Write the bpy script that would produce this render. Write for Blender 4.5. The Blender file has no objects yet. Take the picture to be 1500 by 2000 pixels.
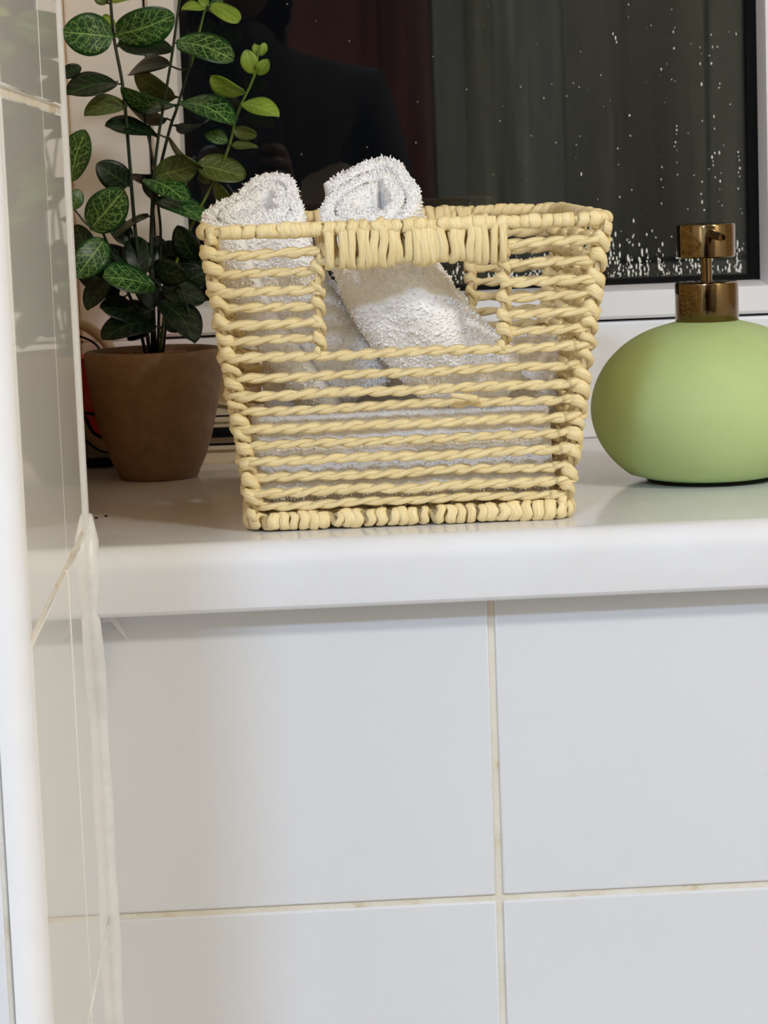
import bpy, bmesh, math, random
import numpy as np
from mathutils import Vector, Matrix

SC = bpy.context.scene
COL = SC.collection
rng = np.random.default_rng(11)
random.seed(5)
PI = math.pi

# ------------------------------------------------------------------ camera
# sill top is z=0, its front face y=0 (y grows into the window recess), metres
FPX, VX, VY, ROLL = 4800.0, 500.0, 345.0, -0.043
CP = np.array([0.0, -1.18116, 0.17624])
_y = np.array([(VX - 750) / FPX, (VY - 1000) / FPX, 1.0]); _y /= np.linalg.norm(_y)
_u = np.array([math.sin(ROLL), -math.cos(ROLL), 0.0])
_z = _u - _y * (_u @ _y); _z /= np.linalg.norm(_z)
_x = np.cross(_y, _z)
M = np.stack([_x, _y, _z], 1)


def ray(px, py):
    return M.T @ np.array([(px - 750) / FPX, (py - 1000) / FPX, 1.0])


def at(px, py, Y):
    """point on the plane y=Y seen at a pixel of the 1500x2000 photograph"""
    r = ray(px, py)
    return CP + r * ((Y - CP[1]) / r[1])


def atz(px, py, Z):
    r = ray(px, py)
    return CP + r * ((Z - CP[2]) / r[2])


cam = bpy.data.cameras.new('camera')
cam.sensor_fit = 'VERTICAL'
cam.sensor_height = 36.0
cam.lens = FPX * 36.0 / 2000.0
cam.clip_start = 0.02
cam.dof.use_dof = True          # phone lens: about 2.4 mm of aperture, focused on the basket
cam.dof.focus_distance = 1.215
cam.dof.aperture_fstop = 36.0
cam_o = bpy.data.objects.new('camera', cam)
COL.objects.link(cam_o)
R = Matrix((M[0], -M[1], -M[2])).transposed()
cam_o.matrix_world = Matrix.Translation(CP) @ R.to_4x4()
SC.camera = cam_o

# ------------------------------------------------------------------ world, light, exposure
w = bpy.data.worlds.new('night')
SC.world = w
w.use_nodes = True
w.node_tree.nodes['Background'].inputs[0].default_value = (0.012, 0.014, 0.02, 1)
w.node_tree.nodes['Background'].inputs[1].default_value = 0.15
SC.view_settings.view_transform = 'Standard'
SC.view_settings.look = 'None'
SC.view_settings.exposure = 0.0
SC.view_settings.gamma = 1.0
SC.view_settings.use_curve_mapping = False
LAMPS = [((-0.50, -2.05), 34.0, (0.73, 0.935, 1.30)), ((1.05, -1.45), 29.0, (0.97, 0.955, 0.90))]     # a cool ceiling lamp and a warm one added as fill: (x, y), watts, colour
LAMP_SIZE = 0.30
SC.cycles.max_bounces = 12
SC.cycles.diffuse_bounces = 10
SC.cycles.glossy_bounces = 6
SC.cycles.transmission_bounces = 6
SC.cycles.sample_clamp_indirect = 4.0
SC.cycles.caustics_reflective = False
SC.cycles.caustics_refractive = False

FLOOR, CEIL = -1.05, 1.26
BACK = -2.60
NX = -0.0896          # tile face of the left nib wall
NF = -0.30            # front end of the nib
WY = 0.40             # window frame front


# ------------------------------------------------------------------ helpers
def link(o, parent=None):
    COL.objects.link(o)
    if parent is not None:
        o.parent = parent
    return o


def tag(o, label=None, cat=None, group=None, kind=None):
    if label: o['label'] = label
    if cat: o['category'] = cat
    if group: o['group'] = group
    if kind: o['kind'] = kind
    return o


def thing(name, label, cat, loc=(0, 0, 0), group=None):
    o = bpy.data.objects.new(name, None)
    o.empty_display_size = 0.02
    o.location = loc
    link(o)
    return tag(o, label, cat, group)


class MB:
    """collects vertices / faces / uvs for ONE mesh"""
    def __init__(s):
        s.v, s.f, s.uv, s.n = [], [], [], 0

    def add(s, v, faces, uv=None):
        v = np.asarray(v, float).reshape(-1, 3)
        s.v.append(v)
        s.f += [tuple(int(i) + s.n for i in f) for f in faces]
        s.uv.append(np.zeros((len(v), 2)) if uv is None else np.asarray(uv, float).reshape(-1, 2))
        s.n += len(v)

    def grid(s, V, closeN=False, closeM=True, capN=True, uv=None):
        N, Mm = V.shape[:2]
        fs = []
        nn = N if closeN else N - 1
        mm = Mm if closeM else Mm - 1
        for i in range(nn):
            i2 = (i + 1) % N
            for j in range(mm):
                j2 = (j + 1) % Mm
                fs.append((i * Mm + j, i * Mm + j2, i2 * Mm + j2, i2 * Mm + j))
        if closeM and not closeN and capN:
            fs.append(tuple(range(Mm))[::-1])
            fs.append(tuple((N - 1) * Mm + j for j in range(Mm)))
        s.add(V.reshape(-1, 3), fs, uv)

    def box(s, a, b, bev=0.0):
        x0, y0, z0 = a; x1, y1, z1 = b
        if bev <= 0:
            v = [(x0, y0, z0), (x1, y0, z0), (x1, y1, z0), (x0, y1, z0), (x0, y0, z1), (x1, y0, z1), (x1, y1, z1), (x0, y1, z1)]
            s.add(v, [(0, 3, 2, 1), (4, 5, 6, 7), (0, 1, 5, 4), (1, 2, 6, 5), (2, 3, 7, 6), (3, 0, 4, 7)])
        else:
            bm = bmesh.new()
            bmesh.ops.create_cube(bm, size=1.0)
            for q in bm.verts:
                q.co = Vector(((x0 + x1) / 2 + q.co.x * (x1 - x0), (y0 + y1) / 2 + q.co.y * (y1 - y0), (z0 + z1) / 2 + q.co.z * (z1 - z0)))
            bmesh.ops.bevel(bm, geom=bm.edges[:], offset=bev, segments=2, affect='EDGES', profile=0.5)
            bm.verts.index_update()
            s.add([q.co[:] for q in bm.verts], [[q.index for q in f.verts] for f in bm.faces])
            bm.free()

    def lathe(s, prof, c, seg=64, axis=(0, 0, 1)):
        prof = np.asarray(prof, float)
        ax = np.asarray(axis, float); ax /= np.linalg.norm(ax)
        h = np.array([1.0, 0, 0]) if abs(ax[0]) < 0.9 else np.array([0, 1.0, 0])
        e1 = h - ax * (h @ ax); e1 /= np.linalg.norm(e1)
        e2 = np.cross(ax, e1)
        t = np.linspace(0, 2 * PI, seg, endpoint=False)
        ring = np.cos(t)[:, None] * e1 + np.sin(t)[:, None] * e2
        V = np.asarray(c, float) + prof[:, 0][:, None, None] * ring[None] + prof[:, 1][:, None, None] * ax
        s.grid(V)

    def tube(s, pts, r, seg=10, closed=False):
        P = np.asarray(pts, float)
        T, U, B = frames(P, closed)
        if not closed:
            u = U[0].copy()
            for k in range(len(P)):
                u = u - T[k] * (u @ T[k]); u /= np.linalg.norm(u); U[k] = u
            B = np.cross(U, T)
        rr = np.broadcast_to(np.asarray(r, float), (len(P),))
        t = np.linspace(0, 2 * PI, seg, endpoint=False)
        V = P[:, None] + rr[:, None, None] * (np.cos(t)[None, :, None] * U[:, None] + np.sin(t)[None, :, None] * B[:, None])
        L = np.concatenate([[0], np.cumsum(np.linalg.norm(np.diff(P, axis=0), axis=1))])
        uv = np.stack(np.broadcast_arrays(L[:, None] * 100, (t / (2 * PI))[None]), -1)
        s.grid(V, closeN=closed, uv=uv)

    def build(s, name, mat, parent=None, smooth=True, angle=None):
        me = bpy.data.meshes.new(name)
        V = np.concatenate(s.v)
        me.from_pydata(V.tolist(), [], s.f)
        UV = np.concatenate(s.uv)
        lay = me.uv_layers.new(name='UVMap')
        li = np.empty(len(me.loops), dtype=np.int32)
        me.loops.foreach_get('vertex_index', li)
        lay.data.foreach_set('uv', UV[li].astype(np.float32).ravel())
        if smooth:
            me.polygons.foreach_set('use_smooth', np.ones(len(me.polygons), dtype=bool))
        me.materials.append(mat)
        me.validate(); me.update()
        if smooth and angle is not None:
            me.set_sharp_from_angle(angle=math.radians(angle))
        return link(bpy.data.objects.new(name, me), parent)


def frames(P, closed=False, up=(0, 0, 1)):
    """T along the path, U near 'up', B = up x T (points inward for anticlockwise loops)"""
    if closed:
        T = np.roll(P, -1, 0) - np.roll(P, 1, 0)
    else:
        T = np.gradient(P, axis=0)
    T /= np.linalg.norm(T, axis=1)[:, None] + 1e-12
    up = np.broadcast_to(np.asarray(up, float), P.shape).copy()
    par = np.abs((T * up).sum(1)) > 0.97
    up[par] = (0.0, -1.0, 0.0)
    B = np.cross(up, T); B /= np.linalg.norm(B, axis=1)[:, None] + 1e-12
    U = np.cross(T, B)
    return T, U, B


def resample(P, step, closed=False):
    P = np.asarray(P, float)
    if closed: P = np.vstack([P, P[:1]])
    L = np.concatenate([[0], np.cumsum(np.linalg.norm(np.diff(P, axis=0), axis=1))])
    n = max(3, int(round(L[-1] / step)))
    t = np.linspace(0, L[-1], n + 1)
    Q = np.stack([np.interp(t, L, P[:, k]) for k in range(3)], 1)
    if closed: return Q[:-1], t[:-1], L[-1]
    return Q, t, L[-1]


def smooth_path(P, n=60):
    """Catmull-Rom through the points"""
    P = [Vector(p) for p in P]
    P = [P[0] * 2 - P[1]] + P + [P[-1] * 2 - P[-2]]
    out = []
    k = max(2, n // (len(P) - 3))
    for i in range(1, len(P) - 2):
        a, b, c, d = P[i - 1:i + 3]
        for j in range(k):
            t = j / k
            out.append(0.5 * ((2 * b) + (c - a) * t + (2 * a - 5 * b + 4 * c - d) * t * t + (3 * b - a - 3 * c + d) * t ** 3))
    out.append(P[-2])
    return np.array([tuple(p) for p in out])


def wob(t, lam, amp, k=3):
    """smooth random wobble along a length"""
    o = np.zeros_like(t)
    for i in range(k):
        o = o + np.sin(t * 2 * PI / (lam * (0.6 + 0.9 * rng.random())) + rng.random() * 7) * (0.6 + 0.4 * rng.random())
    return o * amp / k * 1.4


# ------------------------------------------------------------------ materials
def srgb(r, g, b):
    f = lambda c: (c / 255 / 12.92) if c / 255 <= 0.04045 else ((c / 255 + 0.055) / 1.055) ** 2.4
    return (f(r), f(g), f(b), 1.0)


class Mat:
    def __init__(s, name):
        s.m = bpy.data.materials.new(name)
        s.m.use_nodes = True
        s.nt = s.m.node_tree
        s.p = s.nt.nodes['Principled BSDF']
        s.out = s.nt.nodes['Material Output']

    def n(s, t, **kw):
        q = s.nt.nodes.new(t)
        for k, v in kw.items(): setattr(q, k, v)
        return q

    def l(s, a, b): s.nt.links.new(a, b)

    def set(s, **kw):
        for k, v in kw.items(): s.p.inputs[k.replace('_', ' ')].default_value = v
        return s

    def coord(s, kind='Object', scale=(1, 1, 1)):
        c = s.n('ShaderNodeTexCoord'); mp = s.n('ShaderNodeMapping')
        mp.inputs['Scale'].default_value = scale
        s.l(c.outputs[kind], mp.inputs['Vector'])
        return mp.outputs[0]

    def noise(s, vec, scale, detail=4, rough=0.55):
        q = s.n('ShaderNodeTexNoise')
        q.inputs['Scale'].default_value = scale; q.inputs['Detail'].default_value = detail
        q.inputs['Roughness'].default_value = rough
        s.l(vec, q.inputs['Vector'])
        return q.outputs[0]

    def ramp(s, fac, stops):
        q = s.n('ShaderNodeValToRGB')
        e = q.color_ramp.elements
        while len(e) < len(stops): e.new(0.5)
        for i, (p, c) in enumerate(stops):
            e[i].position = p; e[i].color = c
        s.l(fac, q.inputs[0])
        return q.outputs[0]

    def bump(s, h, strength, dist=0.001):
        b = s.n('ShaderNodeBump'); b.inputs['Strength'].default_value = strength
        b.inputs['Distance'].default_value = dist
        s.l(h, b.inputs['Height']); s.l(b.outputs[0], s.p.inputs['Normal'])
        return s

    def math(s, op, a, b=None, c=None):
        q = s.n('ShaderNodeMath', operation=op)
        for i, x in enumerate((a, b, c)):
            if x is None: continue
            if isinstance(x, (int, float)): q.inputs[i].default_value = x
            else: s.l(x, q.inputs[i])
        return q.outputs[0]

    def mix(s, fac, a, b):
        q = s.n('ShaderNodeMix', data_type='RGBA')
        if isinstance(fac, (int, float)): q.inputs[0].default_value = fac
        else: s.l(fac, q.inputs[0])
        for i, x in ((6, a), (7, b)):
            if isinstance(x, tuple): q.inputs[i].default_value = x
            else: s.l(x, q.inputs[i])
        return q.outputs[2]


def plain(name, col, rough=0.5, metal=0.0, spec=0.5, nscale=0, namt=0.0, bump=0.0):
    m = Mat(name).set(Base_Color=col, Roughness=rough, Metallic=metal)
    m.p.inputs['Specular IOR Level'].default_value = spec
    if nscale:
        v = m.noise(m.coord(), nscale, 5)
        a = tuple(c * (1 - namt) for c in col[:3]) + (1,)
        b = tuple(min(1, c * (1 + namt)) for c in col[:3]) + (1,)
        m.l(m.ramp(v, [(0.3, a), (0.7, b)]), m.p.inputs['Base Color'])
        if bump: m.bump(v, bump)
    return m.m


def tile_mat(name, col, rough, wav):
    m = Mat(name).set(Base_Color=col, Roughness=rough)
    c = m.coord('Object')
    m.l(m.ramp(m.noise(c, 7, 3), [(0.3, tuple(x * 0.975 for x in col[:3]) + (1,)), (0.7, col)]), m.p.inputs['Base Color'])
    m.bump(m.noise(c, 9, 2), wav, 0.01)
    return m.m


M_TILE = tile_mat('white_glazed_tile', (0.685, 0.70, 0.735, 1), 0.16, 0.03)
M_TILE_SIDE = tile_mat('white_glossy_tile', (0.80, 0.79, 0.77, 1), 0.03, 0.004)
_g = Mat('stained_grout').set(Roughness=0.9)
_gc = _g.coord()
_g.l(_g.ramp(_g.noise(_gc, 45, 4), [(0.30, srgb(190, 170, 128)), (0.42, srgb(212, 205, 190)), (0.8, srgb(222, 220, 214))]), _g.p.inputs['Base Color'])
_g.bump(_g.noise(_gc, 700, 2), 0.4)
M_GROUT = _g.m
_s = Mat('white_sill_plastic').set(Base_Color=(0.76, 0.765, 0.80, 1), Roughness=0.13)
_sc = _s.coord()
_s.l(_s.ramp(_s.noise(_sc, 14, 5), [(0.25, (0.69, 0.695, 0.72, 1)), (0.6, (0.73, 0.745, 0.79, 1))]), _s.p.inputs['Base Color'])
_s.l(_s.ramp(_s.noise(_sc, 30, 4), [(0.3, (0.10, 0.10, 0.10, 1)), (0.75, (0.2, 0.2, 0.2, 1))]), _s.p.inputs['Roughness'])
M_SILL = _s.m
M_FRAME = plain('white_window_plastic', (0.82, 0.83, 0.86, 1), 0.28, nscale=20, namt=0.02)
M_PLASTER = plain('painted_plaster', srgb(230, 220, 200), 0.8, nscale=60, namt=0.02, bump=0.1)
M_LINING = plain('warm_cream_paint', srgb(224, 196, 156), 0.8, nscale=60, namt=0.02, bump=0.1)
M_WALLB = plain('grey_green_paint', srgb(150, 148, 132), 0.7, nscale=30, namt=0.04)
M_CEIL = plain('ceiling_paint', srgb(236, 230, 216), 0.9, nscale=40, namt=0.02)
M_TRIM = plain('white_plastic_trim', (0.765, 0.77, 0.80, 1), 0.3, nscale=60, namt=0.02)
M_SILI = plain('white_silicone', (0.75, 0.755, 0.775, 1), 0.35, nscale=120, namt=0.05, bump=0.35)
M_GASKET = plain('black_rubber', (0.005, 0.005, 0.005, 1), 0.85, spec=0.12, nscale=80, namt=0.1)
_f = Mat('pale_stone_floor').set(Roughness=0.35)
_f.l(_f.ramp(_f.noise(_f.coord('Object', (3, 40, 1)), 2.5, 6), [(0.3, srgb(158, 150, 142)), (0.7, srgb(186, 180, 172))]), _f.p.inputs['Base Color'])
M_FLOOR = _f.m
_d = Mat('red_brown_wood').set(Roughness=0.4)
_d.l(_d.ramp(_d.noise(_d.coord('Object', (14, 14, 1.2)), 3, 6), [(0.3, srgb(70, 30, 18)), (0.7, srgb(104, 50, 32))]), _d.p.inputs['Base Color'])
M_DOOR = _d.m
M_BRASS = plain('antique_bronze_metal', srgb(120, 99, 68), 0.10, metal=1.0, nscale=300, namt=0.03)
M_DARKMETAL = plain('dark_bronze_metal', srgb(92, 66, 40), 0.2, metal=1.0, nscale=300, namt=0.05)
M_BLACK = plain('matte_black_plastic', (0.01, 0.01, 0.01, 1), 0.4, nscale=90, namt=0.1)

# bottle: matte lime ceramic
_b = Mat('lime_matte_ceramic').set(Roughness=0.58)
_b.l(_b.ramp(_b.noise(_b.coord(), 25, 3), [(0.3, srgb(172, 192, 130)), (0.7, srgb(178, 198, 136))]), _b.p.inputs['Base Color'])
_b.p.inputs['Specular IOR Level'].default_value = 0.25
M_LIME = _b.m

# pot: grey brown stone look
_p = Mat('grey_brown_stone').set(Roughness=0.62)
_pv = _p.coord()
_p.l(_p.ramp(_p.noise(_pv, 90, 6, 0.7), [(0.3, srgb(116, 90, 64)), (0.7, srgb(134, 106, 78))]), _p.p.inputs['Base Color'])
_p.bump(_p.noise(_pv, 500, 3), 0.15)
M_POT = _p.m
M_SOIL = plain('dark_soil', srgb(52, 36, 22), 0.95, nscale=260, namt=0.6, bump=1.0)
M_CHIP = plain('bark_chip', srgb(140, 92, 54), 0.9, nscale=300, namt=0.3)


def straw_mat(name, shade=1.0, fib=1.0):
    m = Mat(name).set(Roughness=0.55)
    uv = m.coord('UV', (1.0, 5.0, 1))
    n1 = m.noise(m.coord('UV', (0.55, 9.0, 1)), 2.2, 5, 0.65)     # fibres that run along the strand
    n2 = m.noise(m.coord('Object'), 70, 3)
    c = m.ramp(n1, [(0.24, srgb(int(168 * shade), int(120 * shade), 62)), (0.36, srgb(int(238 * shade), int(210 * shade), 150)),  # darkest stop puts the shading of cracks between strands into the straw
                    (0.55, srgb(int(250 * shade), int(233 * shade), 184)), (0.85, srgb(int(254 * shade), int(246 * shade), 216))])
    c2 = m.mix(m.math('MULTIPLY', n2, 0.35), c, srgb(int(246 * shade), int(220 * shade), 158))
    m.l(c2, m.p.inputs['Base Color'])
    m.bump(n1, 0.7 * fib, 0.0014)
    m.p.inputs['Specular IOR Level'].default_value = 0.35
    return m.m


M_STRAW = straw_mat('raffia_straw')
M_STRAW_IN = straw_mat('raffia_straw_shaded_side', 0.94)


def towel_mat(name):
    m = Mat(name).set(Roughness=0.95)
    n = m.noise(m.coord(), 420, 3)
    m.l(m.ramp(n, [(0.3, (0.86, 0.84, 0.82, 1)), (0.65, (0.97, 0.955, 0.935, 1))]), m.p.inputs['Base Color'])
    m.bump(n, 0.55, 0.0018)
    m.p.inputs['Sheen Weight'].default_value = 0.25
    m.p.inputs['Specular IOR Level'].default_value = 0.2
    return m.m


M_TOWEL = towel_mat('white_terry')
M_PILE = plain('white_terry_loops', (0.985, 0.98, 0.965, 1), 0.8, nscale=200, namt=0.03)


def leaf_mat(name, dark, mid, vein, net):
    m = Mat(name).set(Roughness=0.38)
    uv = m.n('ShaderNodeUVMap'); sep = m.n('ShaderNodeSeparateXYZ')
    m.l(uv.outputs[0], sep.inputs[0])
    u, v = sep.outputs[0], sep.outputs[1]                        # u 0..1 base-tip, v -1..1 across
    av = m.math('ABSOLUTE', v)
    mid_l = m.math('LESS_THAN', av, 0.035)
    # side veins sweep forward from the midrib
    s = m.math('FRACT', m.math('MULTIPLY', m.math('SUBTRACT', u, m.math('MULTIPLY', av, 0.28)), 5.5))
    side = m.math('LESS_THAN', m.math('ABSOLUTE', m.math('SUBTRACT', s, 0.5)), 0.045)
    side = m.math('MULTIPLY', side, m.math('LESS_THAN', av, 0.8))
    cmb = m.n('ShaderNodeCombineXYZ'); m.l(u, cmb.inputs[0]); m.l(m.math('MULTIPLY', v, 0.42), cmb.inputs[1])
    obi = m.n('ShaderNodeObjectInfo'); m.l(m.math('MULTIPLY', obi.outputs['Random'], 9.0), cmb.inputs[2])
    vo = m.n('ShaderNodeTexVoronoi', feature='DISTANCE_TO_EDGE'); vo.inputs['Scale'].default_value = 9.5
    m.l(cmb.outputs[0], vo.inputs['Vector'])
    cell = m.math('MULTIPLY', m.math('LESS_THAN', vo.outputs['Distance'], 0.035), m.math('LESS_THAN', av, 0.86))
    mask = m.math('MAXIMUM', m.math('MAXIMUM', mid_l, m.math('MULTIPLY', side, 0.8)), m.math('MULTIPLY', cell, net))
    base = m.ramp(m.noise(m.coord('Object'), 55, 3), [(0.3, dark), (0.7, mid)])
    m.l(m.mix(mask, base, vein), m.p.inputs['Base Color'])
    m.p.inputs['Specular IOR Level'].default_value = 0.4
    m.bump(mask, 0.25, 0.0008)
    return m.m


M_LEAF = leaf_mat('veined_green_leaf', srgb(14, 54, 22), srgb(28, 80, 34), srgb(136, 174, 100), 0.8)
M_LEAF_SHADED = leaf_mat('shaded_green_leaf', srgb(5, 17, 8), srgb(9, 28, 12), srgb(56, 92, 50), 0.4)  # darker copy: the shade over the lower leaves is put into the colour
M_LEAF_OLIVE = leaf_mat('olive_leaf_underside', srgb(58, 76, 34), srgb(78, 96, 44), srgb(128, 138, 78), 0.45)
M_LEAF_YOUNG = leaf_mat('young_lime_leaf', srgb(100, 134, 44), srgb(136, 166, 62), srgb(164, 186, 96), 0.25)
M_STEM = plain('dark_green_stem', srgb(24, 40, 20), 0.5, nscale=80, namt=0.3)
M_STEM_Y = plain('young_green_stem', srgb(92, 118, 40), 0.5, nscale=80, namt=0.2)

# glass: real pane, water film on its outer face is a second thin part
_gl = Mat('clear_glass').set(Base_Color=(0.93, 0.96, 0.95, 1), Roughness=0.0, IOR=1.5)
_gl.p.inputs['Transmission Weight'].default_value = 1.0
M_GLASS = _gl.m


def film_mat():
    m = Mat('streaky_condensation_film').set(Roughness=0.6, Base_Color=srgb(196, 202, 176))
    n1 = m.noise(m.coord('Object', (60, 1, 2.2)), 1.0, 6, 0.7)
    n2 = m.noise(m.coord('Object', (9, 1, 0.35)), 1.0, 2)
    f = m.math('MULTIPLY', m.ramp(n1, [(0.3, (0, 0, 0, 1)), (0.75, (1, 1, 1, 1))]), m.ramp(n2, [(0.4, (0.15, 0.15, 0.15, 1)), (0.62, (1, 1, 1, 1))]))
    sp = m.n('ShaderNodeSeparateXYZ'); m.l(m.coord('Object'), sp.inputs[0])
    side = m.n('ShaderNodeMapRange'); m.l(sp.outputs[0], side.inputs[0])      # mist lies on the right part of the pane
    side.inputs[1].default_value = 0.085; side.inputs[2].default_value = 0.13
    side.inputs[3].default_value = 0.12; side.inputs[4].default_value = 1.0
    tr = m.n('ShaderNodeBsdfTransparent'); mx = m.n('ShaderNodeMixShader')
    m.l(m.math('MULTIPLY', m.math('MULTIPLY', f, side.outputs[0]), 0.16), mx.inputs[0])
    m.l(tr.outputs[0], mx.inputs[1]); m.l(m.p.outputs[0], mx.inputs[2]); m.l(mx.outputs[0], m.out.inputs[0])
    return m.m


M_FILM = film_mat()
M_DROP = plain('water_bead_white_glint', (0.9, 0.88, 0.82, 1), 0.25, nscale=900, namt=0.15)  # opaque white stands in for the glint of clear drops

# ------------------------------------------------------------------ setting: room shell
mb = MB(); mb.box((-1.0, BACK - 0.1, FLOOR - 0.05), (1.5, 0.5, FLOOR))
tag(mb.build('floor', M_FLOOR, smooth=False), 'pale stone floor of the bathroom', 'floor', kind='structure')
mb = MB(); mb.box((-1.0, BACK - 0.1, CEIL), (1.5, 0.5, CEIL + 0.05))
tag(mb.build('ceiling', M_CEIL, smooth=False), 'plain pale ceiling of the bathroom', 'ceiling', kind='structure')
mb = MB(); mb.box((1.4, BACK - 0.1, FLOOR), (1.5, 0.5, CEIL))
tag(mb.build('wall_right', M_PLASTER, smooth=False), 'plain pale wall on the right of the room', 'wall', kind='structure')
mb = MB(); mb.box((-1.0, BACK - 0.1, FLOOR), (1.4, BACK, CEIL))
wall_back = tag(mb.build('wall_back', M_WALLB, smooth=False), 'grey green wall behind the photographer with the brown door', 'wall', kind='structure')
mb = MB(); mb.box((-1.1, BACK - 0.1, FLOOR), (-1.0, 0.5, CEIL))
tag(mb.build('wall_side', M_PLASTER, smooth=False), 'plain pale side wall left of the tiled boxing', 'wall', kind='structure')

# window wall: masonry below, beside and above the recess, tiles in front
FT = 0.0215                                   # grout face
mb = MB()
mb.box((-0.118, FT, FLOOR), (1.4, 0.5, -0.034))
mb.box((0.78, FT, -0.034), (1.4, 0.5, CEIL))
mb.box((-0.118, FT, 1.02), (0.78, 0.5, CEIL))
wall_front = tag(mb.build('wall_front', M_GROUT, smooth=False), 'white tiled wall below the window sill with stained grout', 'wall', kind='structure')


def tile_front(x0, x1, z0, z1, y, parent, mat, depth=0.006):
    b = MB(); b.box((x0, y + random.uniform(-.0002, .0002), z0), (x1, y + depth, z1), 0.0011)
    return b.build('tile', mat, parent, True, 22)


xs = [NX + 0.001, 0.1058, 0.3062, 0.5066, 0.707, 0.9074, 1.108, 1.308]
zs = [-0.0345, -0.188, -0.388, -0.588, -0.788, -0.988]
for i in range(len(xs) - 1):
    for j in range(len(zs) - 1):
        tile_front(xs[i] + (0.0034 if i else 0), xs[i + 1], zs[j + 1] + 0.0, zs[j] - (0.0032 if j else -0.004), 0.02, wall_front, M_TILE)

# left boxing (nib) beside the window, tiled on its side and front
mb = MB()
mb.box((-1.0, NF + 0.008, FLOOR), (NX - 0.0015, 0.012, CEIL))
mb.box((-1.0, 0.012, FLOOR), (-0.118, 0.5, CEIL))
mb.box((-1.0, NF + 0.0015, FLOOR), (NX - 0.0130, NF + 0.02, CEIL))
wall_left = tag(mb.build('wall_left', M_GROUT, smooth=False), 'glossy white tiled side of the boxing left of the window', 'wall', kind='structure')


def tile_side(y0, y1, z0, z1):
    b = MB(); b.box((NX - 0.006, y0, z0), (NX + random.uniform(-.0002, .0002), y1, z1), 0.0011)
    b.build('tile', M_TILE_SIDE, wall_left, True, 22)


zl = [1.258, 1.212, 1.012, 0.812, 0.612, 0.412, 0.212, 0.012, -0.188, -0.388, -0.588, -0.788, -0.988]
for j in range(len(zl) - 1):
    z1, z0 = zl[j] - 0.0034, zl[j + 1]
    low = z0 < 0.0
    tile_side(-0.1115, 0.020 if low else 0.0035, z0, z1)
    tile_side(NF + 0.0135, -0.1145, z0, z1)
    for x1, x0 in ((-0.1042, -0.30), (-0.3034, -0.50)):
        tile_front(x0, x1, z0, z1, NF, wall_left, M_TILE)

# plastic corner trim of the recess, bullnose corner of the boxing, silicone beads
def quadrant(cx, cy, r, z0, z1, sx, sy, name, mat, label):
    """quarter-round profile: bulges to (cx+sx*r, cy+sy*r)"""
    t = np.linspace(0, PI / 2, 9)
    ring = [(cx + sx * r * math.cos(a), cy + sy * r * math.sin(a)) for a in t] + [(cx, cy)]
    V = np.array([[(x, y, z) for x, y in ring] for z in np.linspace(z0, z1, 2)])
    b = MB(); b.grid(V)
    return tag(b.build(name, mat, None, True, 40), label, 'trim', kind='structure')


mb = MB(); mb.box((NX - 0.012, 0.0045, 0.002), (NX + 0.0014, 0.0125, CEIL), 0.0022)
tag(mb.build('trim_1', M_TRIM, None, True, 22), 'thin white edging strip between the side tiles and the window recess', 'trim', kind='structure')
quadrant(NX - 0.0125, NF + 0.0125, 0.0122, FLOOR, CEIL, 1, -1, 'trim_2', M_TRIM, 'white rounded corner strip at the far left edge of the tiled boxing')

z = np.arange(0.016, -0.98, -0.003)
yy = np.interp(z, [-0.98, -0.085, -0.036, -0.012, 0.0, 0.008, 0.016], [0.0205, 0.0205, 0.004, 0.0005, 0.004, 0.009, 0.0125])
rr = 0.0046 * (1 + wob(z, 0.11, 0.12)) * np.interp(z, [-0.05, -0.03, 0.004, 0.016], [1.0, 0.95, 1.05, 0.5])
mb = MB(); mb.tube(np.stack([np.full_like(z, NX + 0.0005) + wob(z, 0.14, 0.0005), yy, z], 1), rr, 12)
sil = tag(mb.build('trim_3', M_SILI), 'lumpy white silicone bead in the corner below the sill end', 'trim', kind='structure')
pts = smooth_path([(NX + 0.004, 0.0195, -0.0365), (NX + 0.009, 0.0195, -0.037), (NX + 0.0125, 0.0200, -0.042), (NX + 0.016, 0.0202, -0.048)], 20)
mb = MB(); mb.tube(pts, np.linspace(0.0028, 0.0008, len(pts)), 8)
mb.build('sealant_smear', M_SILI, sil)

# recess lining
mb = MB(); mb.box((-0.118, 0.0125, 0.0), (-0.1165, 0.42, 1.02)); mb.box((-0.118, 0.022, 1.015), (0.78, 0.42, 1.02)); mb.box((0.775, 0.022, 0.0), (0.78, 0.42, 1.02))
tag(mb.build('trim_4', M_LINING, smooth=False), 'painted lining of the window recess', 'trim', kind='structure')

# ------------------------------------------------------------------ window
win = bpy.data.objects.new('window_1', None); win.location = (0.14, WY, 0.0); link(win)
tag(win, 'dark night window in a white plastic frame with water drops on the pane', 'window', kind='structure')


def wpart(b, name, mat, smooth=True, angle=22, parent=None):
    o = b.build(name, mat, None, smooth, angle)
    o.parent = parent or win
    # keep world position: parents carry pure translations
    off = Vector((0, 0, 0)); q = o.parent
    while q is not None:
        off += q.location; q = q.parent
    o.location = -off
    return o


GX0, GX1, GZ0, GZ1 = -0.0445, 0.3243, 0.0982, 0.90
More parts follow.
